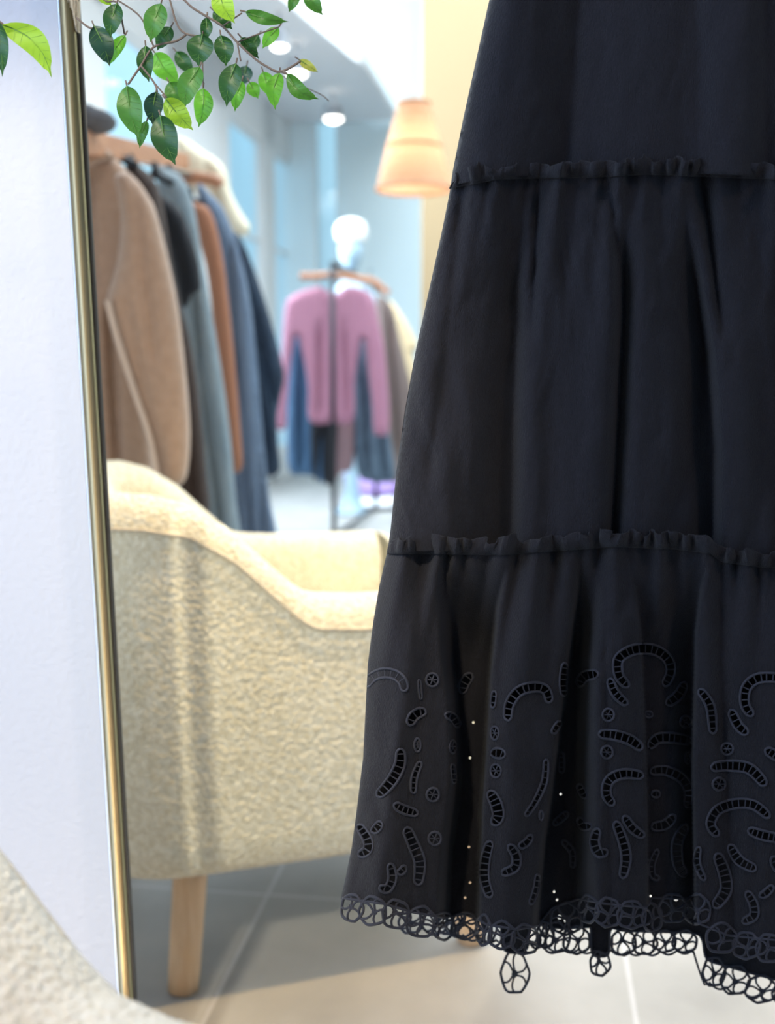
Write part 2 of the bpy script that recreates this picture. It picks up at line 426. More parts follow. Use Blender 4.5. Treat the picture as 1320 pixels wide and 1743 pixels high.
# pendant lamp with rattan shade
LY = 4.6
cT = P(705,176,LY); cB = P(705,322,LY)
t = thing('pendant_lamp', (cT[0],LY,cB[2]), 'hanging cone lamp with woven rattan shade and glowing bulb beside the dress', 'lamp')
hgt = cT[2]-cB[2]; rT = 26/F*LY; rB = 62/F*LY
prof = [(rT+(rB-rT)*(u**1.0)+ .004*math.sin(u*60), hgt*(1-u)) for u in np.linspace(0,1,40)]
prof = [(r, z) for r, z in prof]
sh = MB().lathe([(.02,hgt),(rT*.8,hgt+.004)]+prof, (cT[0],LY,cB[2]), n=48, cap=False).build('lamp_shade', M['rattan'], t)
for u in (0.0,.5,1.0):
    r_ = rT+(rB-rT)*u; rim = MB(); rim.tube([(cT[0]+r_*math.cos(q), LY+r_*math.sin(q), cB[2]+hgt*(1-u)) for q in np.linspace(0,2*math.pi,40)[:-1]], .007, 6, True)
    rim.build('shade_ring', M['rattan'], t)
pb = P(697,232,LY)
MB().ell(pb,(.035,.035,.045)).build('bulb', emis('bulb_glow', (1,.8,.55,1), 10), t)
MB().tube([(pb[0],LY,pb[2]+.03),(cT[0],LY,cT[2]+.02)], .012).build('bulb_holder', M['black'], t)
MB().tube([(cT[0],LY,cT[2]),(cT[0],LY,4.1)], .004).build('cord', M['cream'], t)
light('pendant_bulb_light','POINT',(pb[0],LY-.0,pb[2]-.07),(0,0,0),2.6,(1,.80,.58),.04)

# ------------------------------------------------------------------ tall mirror frame, built without its glass, at the end of the white wall
FYD = 1.10
t = thing('tall_frame', P(215,1700,FYD)[:2]+(0,), 'tall slim brass and silver metal mirror frame standing against the white wall', 'frame')
def rail_x(py):    # outer edge, inner edge across the view
    u = py/1680.0
    return 98+ (200-98)*u, 134 + (231-134)*u
def rail_pt(fr, z):
    # interpolate the straight line of the rail through two seen heights
    A = P(rail_x(0)[0]*(1-fr)+rail_x(0)[1]*fr, 0, FYD); B = P(rail_x(1680)[0]*(1-fr)+rail_x(1680)[1]*fr, 1680, FYD)
    q = (z-B[2])/(A[2]-B[2]); return Vector((B[0]+(A[0]-B[0])*q, FYD, z))
ZT = 2.0
def rail(fr0, fr1, y0, y1, crown=0):
    rows = []
    for z in (0, ZT):
        a = rail_pt(fr0, z); b = rail_pt(fr1, z); row = []
        for k in range(9):
            u = k/8; x = a.x+(b.x-a.x)*u
            row.append((x, y0 - crown*math.sin(u*math.pi), z))
        row.append((b.x, y1, z)); row.append((a.x, y1, z))
        rows.append(row)
    mb = MB().grid(rows, closed_u=True); n = len(rows[0])
    mb.f += [tuple(range(n)), tuple(range(2*n-1, n-1, -1))]
    return mb
rail(0, .28, FYD-.004, FYD+.012, .004).build('silver_edge', M['silver'], t)['label'] = 'polished silver outer edge'
rail(.27, .90, FYD-.014, FYD+.012, .003).build('side_rail', M['brass'], t)
rail(.90, 1.02, FYD-.006, FYD+.004).build('inner_lip', M['darkrim'], t)['label'] = 'dark inner lip'
xr = .72; aT = rail_pt(0, ZT)
MB().box((xr,FYD-.014,0),(xr+.02,FYD+.05,ZT)).build('side_rail', M['brass'], t, False, .002)
MB().box((aT.x,FYD-.014,ZT),(xr+.02,FYD+.05,ZT+.02)).build('top_rail', M['brass'], t, False, .002)
MB().box((rail_pt(0,0).x,FYD-.014,0),(xr+.02,FYD+.05,.02)).build('bottom_rail', M['brass'], t, False, .002)
# straw cord wound round the rail at the top of the picture
mb = MB()
for k in range(15):
    u = k/14
    a_ = P(107+20*u*.9, 48*u-34, FYD-.018); b_ = P(131, 50*u+2, FYD-.018)
    mb.tube([a_, (Vector(a_)+Vector(b_))/2+Vector((0,-.0012,0)), b_, Vector(b_)+Vector((-.001,.012,.002))], .0010, 6)
for k in range(7):
    u = k/6; mb.tube([P(112+24*u, -36, FYD-.0195), P(112+24*u, 58*u-6, FYD-.0195)], .0006, 5)
tag(mb.build('straw_cord', M['straw']), 'woven straw cord wound round the brass frame near the top', 'cord')

# ------------------------------------------------------------------ armchairs
def armchair(name, label, org, fwd_deg, W=.72, Lg=.70, zs=1.0, res=1, loop=.008, amp=.0016, fab='boucle', prof_h=None):
    """org: rear corner of the near side on the ground; fwd: direction the chair faces"""
    a = math.radians(fwd_deg); fx = Vector((math.cos(a), math.sin(a), 0)); lx = Vector((-math.sin(a), math.cos(a), 0))
    O = Vector(org)
    def Wd(u, v, z): return O + fx*u + lx*v + Vector((0,0,z*zs))
    t = thing(name, Wd(Lg/2, W/2, 0), label, 'armchair')
    # plan path (outer): near arm front -> rear corner -> back -> rear corner -> far arm front
    R = .17; path = []
    def arc(cu, cv, a0, a1, n, r): 
        for k in range(n+1):
            q = math.radians(a0+(a1-a0)*k/n); path.append((cu+r*math.cos(q), cv+r*math.sin(q), math.cos(q), math.sin(q)))
    r2 = .055
    # inner front end round of near arm then side
    n1 = 10
    arc(Lg-r2, r2*1.0, 60, -90, n1, r2)
    for k in range(1, 40): path.append((Lg-r2 - (Lg-r2-R)*k/40, 0, 0, -1))
    arc(R, R, -90, -180, 16, R)
    for k in range(1, 20): path.append((0, R+(W-2*R)*k/20, -1, 0))
    arc(R, W-R, 180, 90, 16, R)
    for k in range(1, 40): path.append((R+(Lg-r2-R)*k/40, W, 0, 1))
    arc(Lg-r2, W-r2, 90, -60, n1, r2)
    T = .115
    hx = [0,.06,.12,.18,.24,.29,.33,.352,.42,.70]; hz = [.738,.737,.735,.724,.686,.638,.600,.586,.580,.574]
    if prof_h: hx, hz = prof_h
    rows = []; pip = []
    for (u, v, nu, nv) in path:
        ht = np.interp(u, hx, hz)
        # leaning outwards slightly towards the top, rounded bottom
        sec = []
        zb = .185
        prof = [(-.10,zb-.005),(-.055,zb-.004),(-.025,zb+.004),(-.008,zb+.022),(.0,zb+.05)]
        for k in range(1, 29): 
            f = k/29; prof.append((.006*math.sin(f*math.pi), zb+.05+(ht-.075-zb-.05)*f))
        prof += [(.003,ht-.068)]
        for k in range(1, 13):
            q = math.pi*k/12
            prof.append((-.056+.059*math.cos(q), ht-.058+.058*math.sin(q)))
        prof += [(-T,ht-.12),(-T,.36)]
        for (o, z) in prof: sec.append(Wd(u+nu*o, v+nv*o, z))
        rows.append(sec); pip.append(Wd(u+nu*.0015, v+nv*.0015, ht-.042))
    mb = MB().grid([list(r) for r in rows])
    n = len(rows[0])
    mb.f.append(tuple(range(n))); 
    last = (len(rows)-1)*n
    mb.f.append(tuple(last+i for i in range(n-1,-1,-1)))
    o = mb.build('body', M[fab], t, sub=1)
    if res:
        tx = bpy.data.textures.new('loops', 'VORONOI'); tx.noise_scale = loop; tx.noise_intensity = 1.0
        s2 = o.modifiers.new('sub2','SUBSURF'); s2.subdivision_type = 'SIMPLE'; s2.levels = res; s2.render_levels = res
        dm = o.modifiers.new('loops','DISPLACE'); dm.texture = tx; dm.strength = -amp; dm.texture_coords = 'LOCAL'; dm.mid_level = .4
    MB().tube(pip, .0026, 6).build('piping', M['piping'], t)
    # seat base and cushion, underside
    mb = MB()
    ol = []
    for (u, v, nu, nv) in path: ol.append((u-nu*.09, v-nv*.09))
    mb.add([Wd(u,v,.182) for u,v in ol]+[Wd(u,v,.36) for u,v in ol], [tuple(range(len(ol)-1,-1,-1)), tuple(range(len(ol),2*len(ol)))]+[(i,(i+1)%len(ol),len(ol)+(i+1)%len(ol),len(ol)+i) for i in range(len(ol))])
    mb.build('seat_base', M['boucle'], t)
    q = MB().box((.12,.12,.36),(Lg-.01,W-.12,.46), lambda p_: Wd(p_.x,p_.y,p_.z)); q.build('seat_cushion', M['boucle'], t, bevel=.035)
    for (u, v, su, sv) in ((.180,.080,-1,-1),(Lg-.10,.075,1,-1),(.135,W-.075,-1,1),(Lg-.10,W-.075,1,1)):
        top = Wd(u,v,.19); bot = Wd(u+su*.018,v+sv*.016,0)
        pts = [top.lerp(bot, k/6) for k in range(7)]
        MB().tube(pts, [.0255,.0252,.0248,.0244,.024,.0236,.0225], 24).build('leg', M['oak'], t)
    return t
cA = PG(300,1515,.185)
armchair('armchair', 'cream boucle armchair on round pale wooden legs, standing on the floor tiles behind the dress', (-.435, 1.34, 0), 18)
armchair('armchair', 'cream boucle armchair cut off at the lower left corner, closest to the camera', (-.70, -.02, 0), -21, res=2, loop=.0045, amp=.0022, fab='boucle_fine',
    prof_h=([0,.06,.12,.18,.24,.29,.325,.36,.5,.70], [.785,.778,.757,.722,.668,.618,.592,.585,.578,.572]))

# ------------------------------------------------------------------ the long clothes rack on the left
def garment(name, outline, Y, thick, m, label, cat, group=None, folds=(), parts=(), step=7, soft=24):
    o = puff(outline, Y, thick, step=step, folds=folds, soft=soft).build(name, M[m])
    tag(o, label, cat, group)
    return o
# wooden shelf board and steel rail under it
bp = [P(120,212,1.95), P(325,268,3.45)]
t = thing('wooden_shelf', (P(225,240,2.6)[0],2.6,bp[0][2]-.1), 'warm brown wooden shelf board above the hanging clothes at left', 'shelf')
A = Vector(P(100,208,1.9)); B = Vector(P(322,262,3.5)); z1 = A.z; h0 = P(100,208,1.9)[2]-P(100,246,1.9)[2]
dirv = (B-A); nrm = Vector((-dirv.y, dirv.x, 0)).normalized()*-1
def slab(A_, B_, h, wd):
    nn = Vector((B_.y-A_.y, -(B_.x-A_.x), 0)).normalized()
    v = []
    for q in (A_, B_):
        for s in (0, -wd):
            for z in (0, -h): v.append(q+nn*s+Vector((0,0,z)))
    return MB().add(v, [(0,1,3,2),(4,6,7,5),(0,4,5,1),(2,3,7,6),(0,2,6,4),(1,5,7,3)])
slab(A, B, .048, .03).build('board', M['wood'], t, False, .002)
RB = Vector(P(390,318,4.1)); RA = Vector(P(100,236,2.3))
MB().tube([RA, RB], .007, 10).build('rail', M['black'], t)
# grey felt item on the shelf
q = MB().ell(P(158,206,2.15), (.045,.06,.022)); q.ell(P(146,198,2.12),(.03,.04,.022))
tag(q.build('felt_hat', M['greyfelt']), 'small dark grey felt item lying on the wooden shelf', 'hat')

coat = thing('camel_coat', P(215,860,2.2), 'camel brown wool coat with long sleeve, nearest on the left clothes rack', 'coat', 'clothes on the left rack')
puff([(95,238),(150,250),(182,262),(212,285),(230,330),(238,450),(245,600),(258,760),(262,850),(255,900),(95,905)], 2.36, .035, folds=[(150,300,160,880,10,.03),(185,520,205,880,8,.035)], soft=30).build('coat_body', M['camel'], coat)
sl = puff([(196,300),(214,292),(233,306),(252,332),(266,360),(287,442),(303,520),(313,600),(321,680),(324,745),(320,800),(312,822),(292,831),(271,822),(258,780),(240,715),(222,650),(204,590),(190,540),(182,508),(190,480),(200,440),(206,380),(200,330)], 2.25, .05, folds=[(230,330,262,620,9,.012),(210,500,275,800,10,.012)], soft=34).build('sleeve', M['camel'], coat)
ed = [P(x,y,2.21) for x,y in catmull([(183,511),(192,550),(205,594),(231,673),(253,738),(264,790),(268,822)], 6)]
MB().tube(ed, .006, 8).build('sleeve_edge', M['camel_edge'], coat)['label'] = 'paler fuzzy seam edge'
cl = puff([(110,236),(150,244),(178,252),(196,268),(178,274),(150,284),(110,300)], 2.27, .02, soft=12).build('collar', M['camel'], coat)
G = 'clothes on the left rack'
garment('dark_brown_coat', [(212,272),(240,284),(266,310),(280,360),(292,440),(304,500),(328,600),(342,700),(350,790),(353,900),(270,900),(255,600)], 2.54, .045, 'dbrown', 'very dark brown long garment hanging right behind the camel coat', 'coat', G, folds=[(275,330,330,880,7,.02),(300,500,310,880,7,.02)])
garment('black_top', [(258,325),(285,338),(308,358),(324,400),(337,442),(342,478),(340,494),(326,504),(318,522),(308,515),(285,420)], 2.68, .04, 'blacktop', 'short black top hanging between the dark brown coat and pale blue trousers', 'top', G)
garment('pale_blue_trousers', [(266,296),(290,290),(312,306),(330,350),(345,440),(362,540),(380,650),(392,740),(402,850),(406,925),(345,925),(330,700),(300,480)], 2.85, .045, 'paleblue', 'pale grey-blue trousers hanging between the black top and the rust sweater', 'trousers', G, folds=[(318,400,375,900,6,.035),(330,600,352,900,5,.03)])
garment('rust_sweater', [(318,350),(338,346),(360,362),(378,430),(390,520),(402,640),(410,740),(413,790),(404,806),(394,795),(384,740),(368,600),(350,450)], 3.0, .035, 'rust', 'rust brown knitted sweater hanging in the middle of the left rack', 'sweater', G)
garment('grey_blue_jeans', [(335,322),(362,334),(384,362),(406,424),(424,500),(438,620),(448,740),(458,840),(470,935),(395,935),(392,760),(375,500)], 3.2, .045, 'greyjean', 'grey-blue wide jeans hanging beside the dark navy coat', 'jeans', G, folds=[(390,420,428,920,6,.035),(400,600,408,920,5,.03),(428,560,450,920,5,.03)])
nv = garment('navy_coat', [(378,392),(398,394),(412,408),(432,455),(450,508),(470,575),(484,636),(478,675),(472,710),(474,760),(476,802),(450,806),(438,740),(424,640),(402,500)], 3.45, .045, 'navy', 'dark navy coat, rightmost garment on the left rack', 'coat', G, folds=[(405,430,460,790,6,.035),(430,520,470,700,5,.025)])
cb = garment('cream_blouse', [(300,236),(322,240),(344,256),(366,270),(384,290),(394,328),(410,360),(427,388),(414,402),(392,398),(372,378),(352,350),(325,320),(305,290)], 3.6, .04, 'cream', 'cream blouse with wide sleeve hanging at the far end of the left rack', 'blouse', G, folds=[(352,280,385,390,6,.03)])
def hanger(name, pts, Y, r, m, hook, label, g):
    c = P(*pts[len(pts)//2], Y); t = thing(name, c, label, 'hanger', g)
    cv = catmull(pts, 6); MB().tube([P(x,y,Y) for x,y in cv], r, 10).build('shoulder_bar', M[m], t)
    if hook:
        MB().tube([P(x,y,Y) for x,y in catmull(hook,6)], .0028, 6).build('hook', M['black'], t)
hanger('wooden_hanger', [(298,312),(330,303),(366,308),(374,316)], 3.5, .02, 'wood', None, 'wooden hanger holding the cream blouse at the far end', 'hangers on the left rack')
for k,(x,y,Y,lb) in enumerate([(202,250,2.45,'black clip hanger right behind the camel coat collar'),(263,280,2.74,'black clip hanger above the pale blue trousers'),(287,284,2.9,'small black clip hanger below the longest dark leaf'),(324,322,3.15,'black clip hanger just above the rust sweater')]):
    t = thing('clip_hanger', P(x,y+26,Y), lb, 'hanger', 'hangers on the left rack')
    MB().tube([P(x,y-4,Y),P(x+1,y+8,Y),P(x+4,y+20,Y)], .0085, 8).build('hook', M['black'], t)
    MB().tube([P(x-6,y+16,Y),P(x+12,y+22,Y+.02),P(x+30,y+32,Y+.04)], .010, 8).build('clip_bar', M['black'], t)

# ------------------------------------------------------------------ the black rack in the middle
RY = 5.6
t = thing('clothes_rack', PG(568,922), 'thin black metal clothes rack holding the pink top in the middle', 'clothes rack')
zt = P(566,446,RY)[2]; pA = PG(568,922); 
A0 = Vector(P(566,446,RY)); A1 = Vector((A0.x,RY,0)); B0 = Vector(P(672,486,RY+1.3)); B0.z = A0.z; B0.x = P(640,600,RY+1.3)[0]; 
MB().tube([A1,A0], .0145, 10).build('post', M['black'], t)
MB().tube([(B0.x,B0.y,0),B0], .0145, 10).build('post', M['black'], t)
MB().tube([A0+Vector((0,0,-.01)),B0+Vector((0,0,-.01))], .014, 10).build('rail', M['black'], t)
MB().tube([(A0.x-.03,A0.y,.015),(A0.x+.30,A0.y,.015)], .013, 8).build('foot', M['black'], t)
MB().tube([(B0.x-.25,B0.y,.015),(B0.x+.25,B0.y,.015)], .013, 8).build('foot', M['black'], t)
MB().tube([(A0.x,A0.y,.03),(B0.x,B0.y,.03)], .012, 8).build('base_bar', M['black'], t)
G2 = 'clothes on the middle rack'
garment('mauve_top', [(487,516),(500,502),(520,493),(545,488),(560,496),(575,498),(590,488),(618,492),(636,508),(645,545),(654,590),(660,650),(663,700),(661,738),(648,741),(637,736),(634,690),(628,640),(619,578),(610,610),(604,650),(601,716),(565,720),(528,716),(525,660),(519,620),(506,572),(498,600),(493,640),(489,690),(487,728),(474,731),(467,716),(468,690),(478,648),(480,608),(482,560)], 5.7, .05, 'pink', 'mauve pink long-sleeved knitted top on a wooden hanger', 'top', G2, folds=[(545,560,545,715,6,.04),(520,640,540,715,4,.03),(585,560,590,715,5,.03)], step=4, soft=12)
garment('blue_jeans', [(497,575),(515,575),(530,640),(534,700),(566,715),(566,760),(558,800),(550,823),(538,812),(520,808),(492,800),(489,720),(490,640)], 5.95, .05, 'teal', 'blue denim jeans hanging behind the left sleeve of the pink top', 'jeans', G2, folds=[(512,600,512,800,5,.05),(542,700,540,800,4,.05)], step=5, soft=10)
garment('navy_trousers', [(532,700),(572,700),(574,760),(568,820),(550,815),(548,740),(540,820),(533,790)], 5.83, .03, 'blacktop', 'dark navy trousers showing below the hem of the pink top', 'trousers', G2, step=4, soft=6)
garment('taupe_trousers', [(566,700),(602,700),(604,770),(598,800),(582,804),(570,815),(567,760)], 5.95, .04, 'mauvebrown', 'taupe trousers hanging below the pink top, right of the black post', 'trousers', G2, step=4, soft=8)
garment('denim_skirt', [(603,600),(620,575),(636,610),(652,680),(664,740),(674,812),(655,822),(632,820),(610,808),(602,740),(600,660)], 5.95, .06, 'slate', 'slate blue denim skirt hanging behind the right sleeve of the pink top', 'skirt', G2, folds=[(618,640,625,815,4,.05),(642,680,655,815,4,.05)], step=5, soft=10)
garment('brown_grey_coat', [(640,508),(655,508),(668,522),(680,570),(692,620),(702,665),(698,710),(688,760),(682,812),(664,812),(660,700),(650,590)], 6.1, .06, 'browncoat', 'brown-grey coat hanging behind the pink top, close to the dress', 'coat', G2, folds=[(662,540,680,800,4,.05)], step=5, soft=10)
garment('beige_coat', [(662,516),(676,524),(694,552),(712,590),(704,602),(712,640),(712,700),(695,700),(680,600)], 6.3, .05, 'beigecoat', 'beige garment at the back of the middle rack, touching the dress outline', 'coat', G2, step=5, soft=10)
hanger('wooden_hanger', [(511,470),(540,470),(566,468),(598,472),(630,478)], 5.66, .018, 'wood', [(568,468),(568,456),(572,448),(566,444)], 'wooden hanger carrying the pink top', 'hangers on the middle rack')
hanger('wooden_hanger', [(620,474),(638,480),(650,490),(662,500)], 6.05, .018, 'wood', [(628,474),(630,464),(632,458)], 'wooden hanger carrying the brown-grey coat', 'hangers on the middle rack')

# mannequin in a white cap behind the rack
MY = 6.75
def m_(px, py): return P(px, py, MY)
hc = m_(598,425); sx = MY/F
t = thing('mannequin', (hc[0], MY, 0), 'pale glossy mannequin wearing a white cap behind the black clothes rack', 'mannequin')
prof = [(0,0),(.11,0),(.13,.02),(.03,.03),(.03,.75),(.10,.78),(.155,.86),(.16,.95),(.125,1.08),(.15,1.25),(.175,1.36),(.165,1.42),(.09,1.47),(.055,1.50),(.050,1.56)]
zneck = m_(598,470)[2]
sc_ = zneck/1.54
mb = MB()
rows = []
for r, z in prof:
    rows.append([(hc[0]+r*sc_*math.cos(q)*(1.12 if z>.7 else 1), MY+r*sc_*math.sin(q)*(.68 if z>.7 else 1), z*sc_) for q in np.linspace(0,2*math.pi,33)[:-1]])
mb.grid(rows, True); mb.build('torso', M['skin'], t, sub=1)
mb = MB(); hz = m_(598,428)[2]
hd = []
for i in range(19):
    a_ = -math.pi/2+math.pi*i/18; row = []
    for q in np.linspace(0,2*math.pi,37)[:-1]:
        r = math.cos(a_); x = .078*r*math.cos(q); y = .095*r*math.sin(q); z = .125*math.sin(a_)
        if z < 0: x *= 1-.30*(-z/.125)**1.5; y *= 1-.1*(-z/.125)
        fr_ = math.exp(-((q-1.5*math.pi)/.16)**2)
        y -= .022*fr_*math.exp(-((z+.02)/.022)**2)          # nose
        y += .008*math.exp(-((z-.015)/.015)**2)*(math.exp(-((q-1.5*math.pi-.42)/.2)**2)+math.exp(-((q-1.5*math.pi+.42)/.2)**2))  # eye hollows
        y -= .007*math.exp(-((z+.062)/.010)**2)*math.exp(-((q-1.5*math.pi)/.25)**2)   # lips
        row.append((hc[0]+x, MY+y, hz+z))
    hd.append(row)
mb.grid(hd, True); mb.build('head', M['skin'], t)
cz = m_(598,402)[2]
cap = MB().lathe([(.088,-.03),(.096,0),(.102,.03),(.094,.065),(.07,.092),(.03,.106),(.001,.108)], (hc[0],MY,cz), 28, cap=False).build('knit_cap', M['cap'])
tag(cap, 'white rounded cap on the head of the mannequin', 'cap')
# low soft goods behind
pl = PG(640,908); 
mb = puff([(588,800),(612,806),(640,812),(676,818),(678,846),(640,850),(615,852),(592,850)], 7.6, .12, step=5, soft=16)
tag(mb.build('lilac_bag', M['lilac']), 'lilac soft bag low behind the black clothes rack', 'bag')
mb = puff([(590,860),(612,846),(640,848),(672,846),(684,870),(680,900),(640,908),(600,906),(582,890)], 7.2, .18, step=5, soft=20)
tag(mb.build('white_sack', M['whitething']), 'white soft pile below the lilac bag behind the rack post', 'bag')

# ------------------------------------------------------------------ the dress
DY = .86
def sm(x, a, b): 
    t = np.clip((x-a)/(b-a), 0, 1); return t*t*(3-2*t)
# fold paths: list of (py, px) points, half width left, half width right, depth
def fold(V, path, wl, wr, amp, y0=None, y1=None, fade=60):
    p_ = np.array(path, float); xc = np.interp(V[:,1], p_[:,0], p_[:,1])
    d = V[:,0]-xc
    r = amp*np.where(d < 0, np.exp(-(np.abs(d)/wl)**1.6), np.exp(-(np.abs(d)/wr)**1.6))
    if y0 is not None: r *= sm(V[:,1], y0-fade, y0+fade)
    if y1 is not None: r *= 1-sm(V[:,1], y1-fade, y1+fade)
    return r
_rg = np.random.default_rng(11); _G = _rg.uniform(-1, 1, (256, 256))
def vnoise(x, y):
    xi = np.floor(x).astype(int); yi = np.floor(y).astype(int); fx = x-xi; fy = y-yi
    fx = fx*fx*fx*(fx*(fx*6-15)+10); fy = fy*fy*fy*(fy*(fy*6-15)+10)
    g = lambda a, b: _G[a & 255, b & 255]
    return (g(xi,yi)*(1-fx)+g(xi+1,yi)*fx)*(1-fy)+(g(xi,yi+1)*(1-fx)+g(xi+1,yi+1)*fx)*fy
def wrinkles(V, seed, amp):
    x, y = V[:,0]+seed*37, V[:,1]+seed*91
    a = vnoise(x/34+.6*vnoise(x/90,y/90), y/230.); b = vnoise((x+.35*y)/26., (y-.3*x)/120.); c = vnoise((x-.3*y)/20., (y+.3*x)/85.)
    m1 = sm(vnoise(x/120., y/160.), -.2, .5); m2 = sm(vnoise(x/110.+9, y/130.+5), -.1, .5)
    return amp*(1.3*a - .9*np.abs(b)*m1 + .7*np.abs(c)*m2) + amp*.22*vnoise(x/9., y/24.)
def gathers(V, ytop, decay, seed, amp, nfreq=16, xr=1270):
    rng = np.random.default_rng(seed); s = np.zeros(len(V)); v = np.clip((V[:,1]-ytop(V[:,0])), 0, None)
    # folds fan out from the middle of the dress
    u = (V[:,0]-xr)/(1+v*.00035)
    for k in range(nfreq):
        wl = rng.uniform(16, 75); ph = rng.uniform(0, 6.28); dec = decay*(wl/40)**1.3*rng.uniform(.6,1.5)
        loc = .5+.5*np.sin(u/rng.uniform(90,260)+rng.uniform(0,6.28))
        s += (wl/45)*loc*np.sin(u*2*math.pi/wl+ph+.6*np.sin(u/50+k))*np.exp(-v/dec)
    return amp*s
LEFT = np.array([(-420,935),(-200,893),(0,834),(100,812),(200,790),(290,772),(330,766),(400,752),(500,730),(600,708),(700,690),(800,676),(900,666),(935,661),(1000,646),(1060,636),(1130,627),(1210,623),(1290,619),(1380,608),(1440,600),(1490,590),(1540,579),(1640,566)], float)
def leftx(py): return np.interp(py, LEFT[:,0], LEFT[:,1])
CXD = 1290.
def edge_round(V):
    """the cloth turns away at the two side edges"""
    l = leftx(V[:,1]); d = np.minimum(V[:,0]-l, (2*CXD-l)-V[:,0])
    q = np.clip(d/55, 0, 1); return .035*(1-np.sqrt(np.clip(1-(1-q)**2, 0, 1)))
seam1 = lambda x: np.interp(x, [700,766,850,1021,1100,1200,1307,1500,1900], [325,316,300,297,292,296,300,306,325])
seam2 = lambda x: np.interp(x, [600,661,740,850,1047,1150,1210,1230,1307,1600,1900], [942,938,938,940,926,930,938,952,962,950,942])
def D1(V):
    d = edge_round(V) + wrinkles(V, 1, .0016) + .010*np.sin((V[:,0]-900)/70.+V[:,1]/900.) + .004*np.sin(V[:,0]/31.+1+V[:,1]/300.)
    d += fold(V, [(-400,1010),(300,965)], 26, 14, .010) + fold(V, [(-400,1180),(300,1190)], 40, 20, .010) + fold(V, [(-400,1300),(300,1305)], 20, 30, .014)
    return d
def D2(V):
    d = edge_round(V) + wrinkles(V, 2, .0030) + gathers(V, seam1, 110, 5, .0026) + .004*np.sin(V[:,0]/47.+V[:,1]/500.)
    d += fold(V, [(300,895),(500,880),(700,872),(930,868)], 60, 14, .034, 420, None, 120)
    d += fold(V, [(300,918),(600,905)], 12, 8, .012, 300, 560)
    d += fold(V, [(300,1066),(500,1064),(700,1056),(930,1044)], 12, 16, .030, 430, None, 90)
    d += fold(V, [(300,1040),(520,1058)], 10, 10, .010, 300, 480)
    d += fold(V, [(300,1150),(440,1180),(600,1202),(760,1214),(930,1212)], 44, 11, .040, 430, None, 100)
    d += fold(V, [(300,1195),(450,1215),(560,1228)], 9, 14, .018, 300, 560)
    d += fold(V, [(480,1180),(600,1195),(760,1180),(900,1140)], 30, 20, .008, 560, 900)
    d += fold(V, [(300,1330),(930,1345)], 40, 16, .03, 400, None, 120)
    d += fold(V, [(300,1440),(930,1480)], 40, 16, .03, 400, None, 120)
    d += fold(V, [(300,790),(600,760),(930,715)], 12, 22, .008, 330, 800)
    d -= fold(V, [(600,800),(930,760)], 40, 40, .006, 700)
    return d
def pathx(path, y): p_ = np.array(path, float); return np.interp(y, p_[:,0], p_[:,1])
PA_R = [(935,752),(1020,756),(1124,764),(1200,775),(1319,780),(1447,764),(1550,757),(1700,754)]
PB_L = [(935,872),(980,862),(1030,850),(1153,836),(1271,829),(1374,822),(1557,816),(1700,812)]
PB_R = [(935,986),(1000,984),(1120,971),(1227,957),(1374,937),(1429,928),(1557,915),(1700,905)]
PC_L = [(935,990),(1050,990),(1135,982),(1264,982),(1400,982),(1560,984),(1700,984)]
PC_R = [(935,1062),(1000,1080),(1080,1090),(1300,1099),(1520,1102),(1700,1104)]
PE_L = [(935,1216),(1000,1196),(1080,1186),(1300,1181),(1560,1186),(1700,1190)]
PE_R = [(935,1370),(1300,1400),(1700,1420)]
def D3(V):
    y = V[:,1]; x = V[:,0]
    grow = sm(y, 935, 1120)
    d = edge_round(V)*.9 + wrinkles(V, 3, .0026) + gathers(V, seam2, 85, 9, .0030, 18) + .0025*np.sin(x/26.+y/400.)
    a, b_, c, e, f_, g_ = (pathx(p_, y) for p_ in (PA_R, PB_L, PB_R, PC_L, PC_R, PE_L))
    # valley between panel A and B
    v1 = sm(x, a-16, a+10)*(1-sm(x, b_-6, b_+4)); d += grow*.070*v1
    v2 = sm(x, c-8, c+4)*(1-sm(x, e-4, e+40)); d += grow*.062*v2
    v3 = sm(x, f_-2, f_+3)*(1-sm(x, g_-5, g_+3)); d += grow*(.028*v3 + .03*v3*sm(x, f_+40, g_))
    h_ = pathx(PE_R, y); v4 = sm(x, h_-20, h_)*(1-sm(x, h_+60, h_+70)); d += grow*.05*v4
    # roundness of each panel
    for l, r in ((leftx(y), a), (b_, c), (e, f_), (g_, h_)):
        m_in = (x > l) & (x < r); u = np.where(m_in, (x-l)/np.maximum(r-l, 1), 0)
        d -= grow*.014*np.sin(math.pi*u)*m_in
    d += fold(V, [(935,720),(1560,700)], 16, 30, .006) - fold(V, [(935,715),(1560,640)], 18, 18, .005, 1050)
    d += fold(V, [(935,1225),(1200,1232),(1560,1250)], 16, 26, .012, 1000)
    d += fold(V, [(940,1040),(1100,1030),(1560,1040)], 10, 12, .006, 990)
    return d
def sheet(name, V, Fc, D, m, parent, off=0, solid=.0006):
    pts = PA(V, DY + off + D(V)); mb = MB().add(pts, [tuple(q) for q in Fc]); return mb.build(name, m, parent, solid=solid)
def outline_tier(y0f, y1f, y0, y1, step=6):
    ys = np.arange(y0, y1+1, 8.)
    L_ = [(leftx(y), y) for y in ys]; R_ = [(2*CXD-leftx(y), y) for y in ys]
    xl, xr_ = L_[-1][0], R_[-1][0]; bot = [(x, y1f(x)) for x in np.arange(xl+step, xr_-step/2, step)]
    xl0, xr0 = L_[0][0], R_[0][0]; top = [(x, y0f(x)) for x in np.arange(xl0+step, xr0-step/2, step)]
    return np.array(L_ + bot + R_[::-1] + top[::-1])
dress = thing('tiered_dress', P(1000,1690,DY), 'long black tiered dress with ruffled seams and cut-out embroidered hem, hanging in front', 'dress')
cst = lambda c: (lambda x: c)
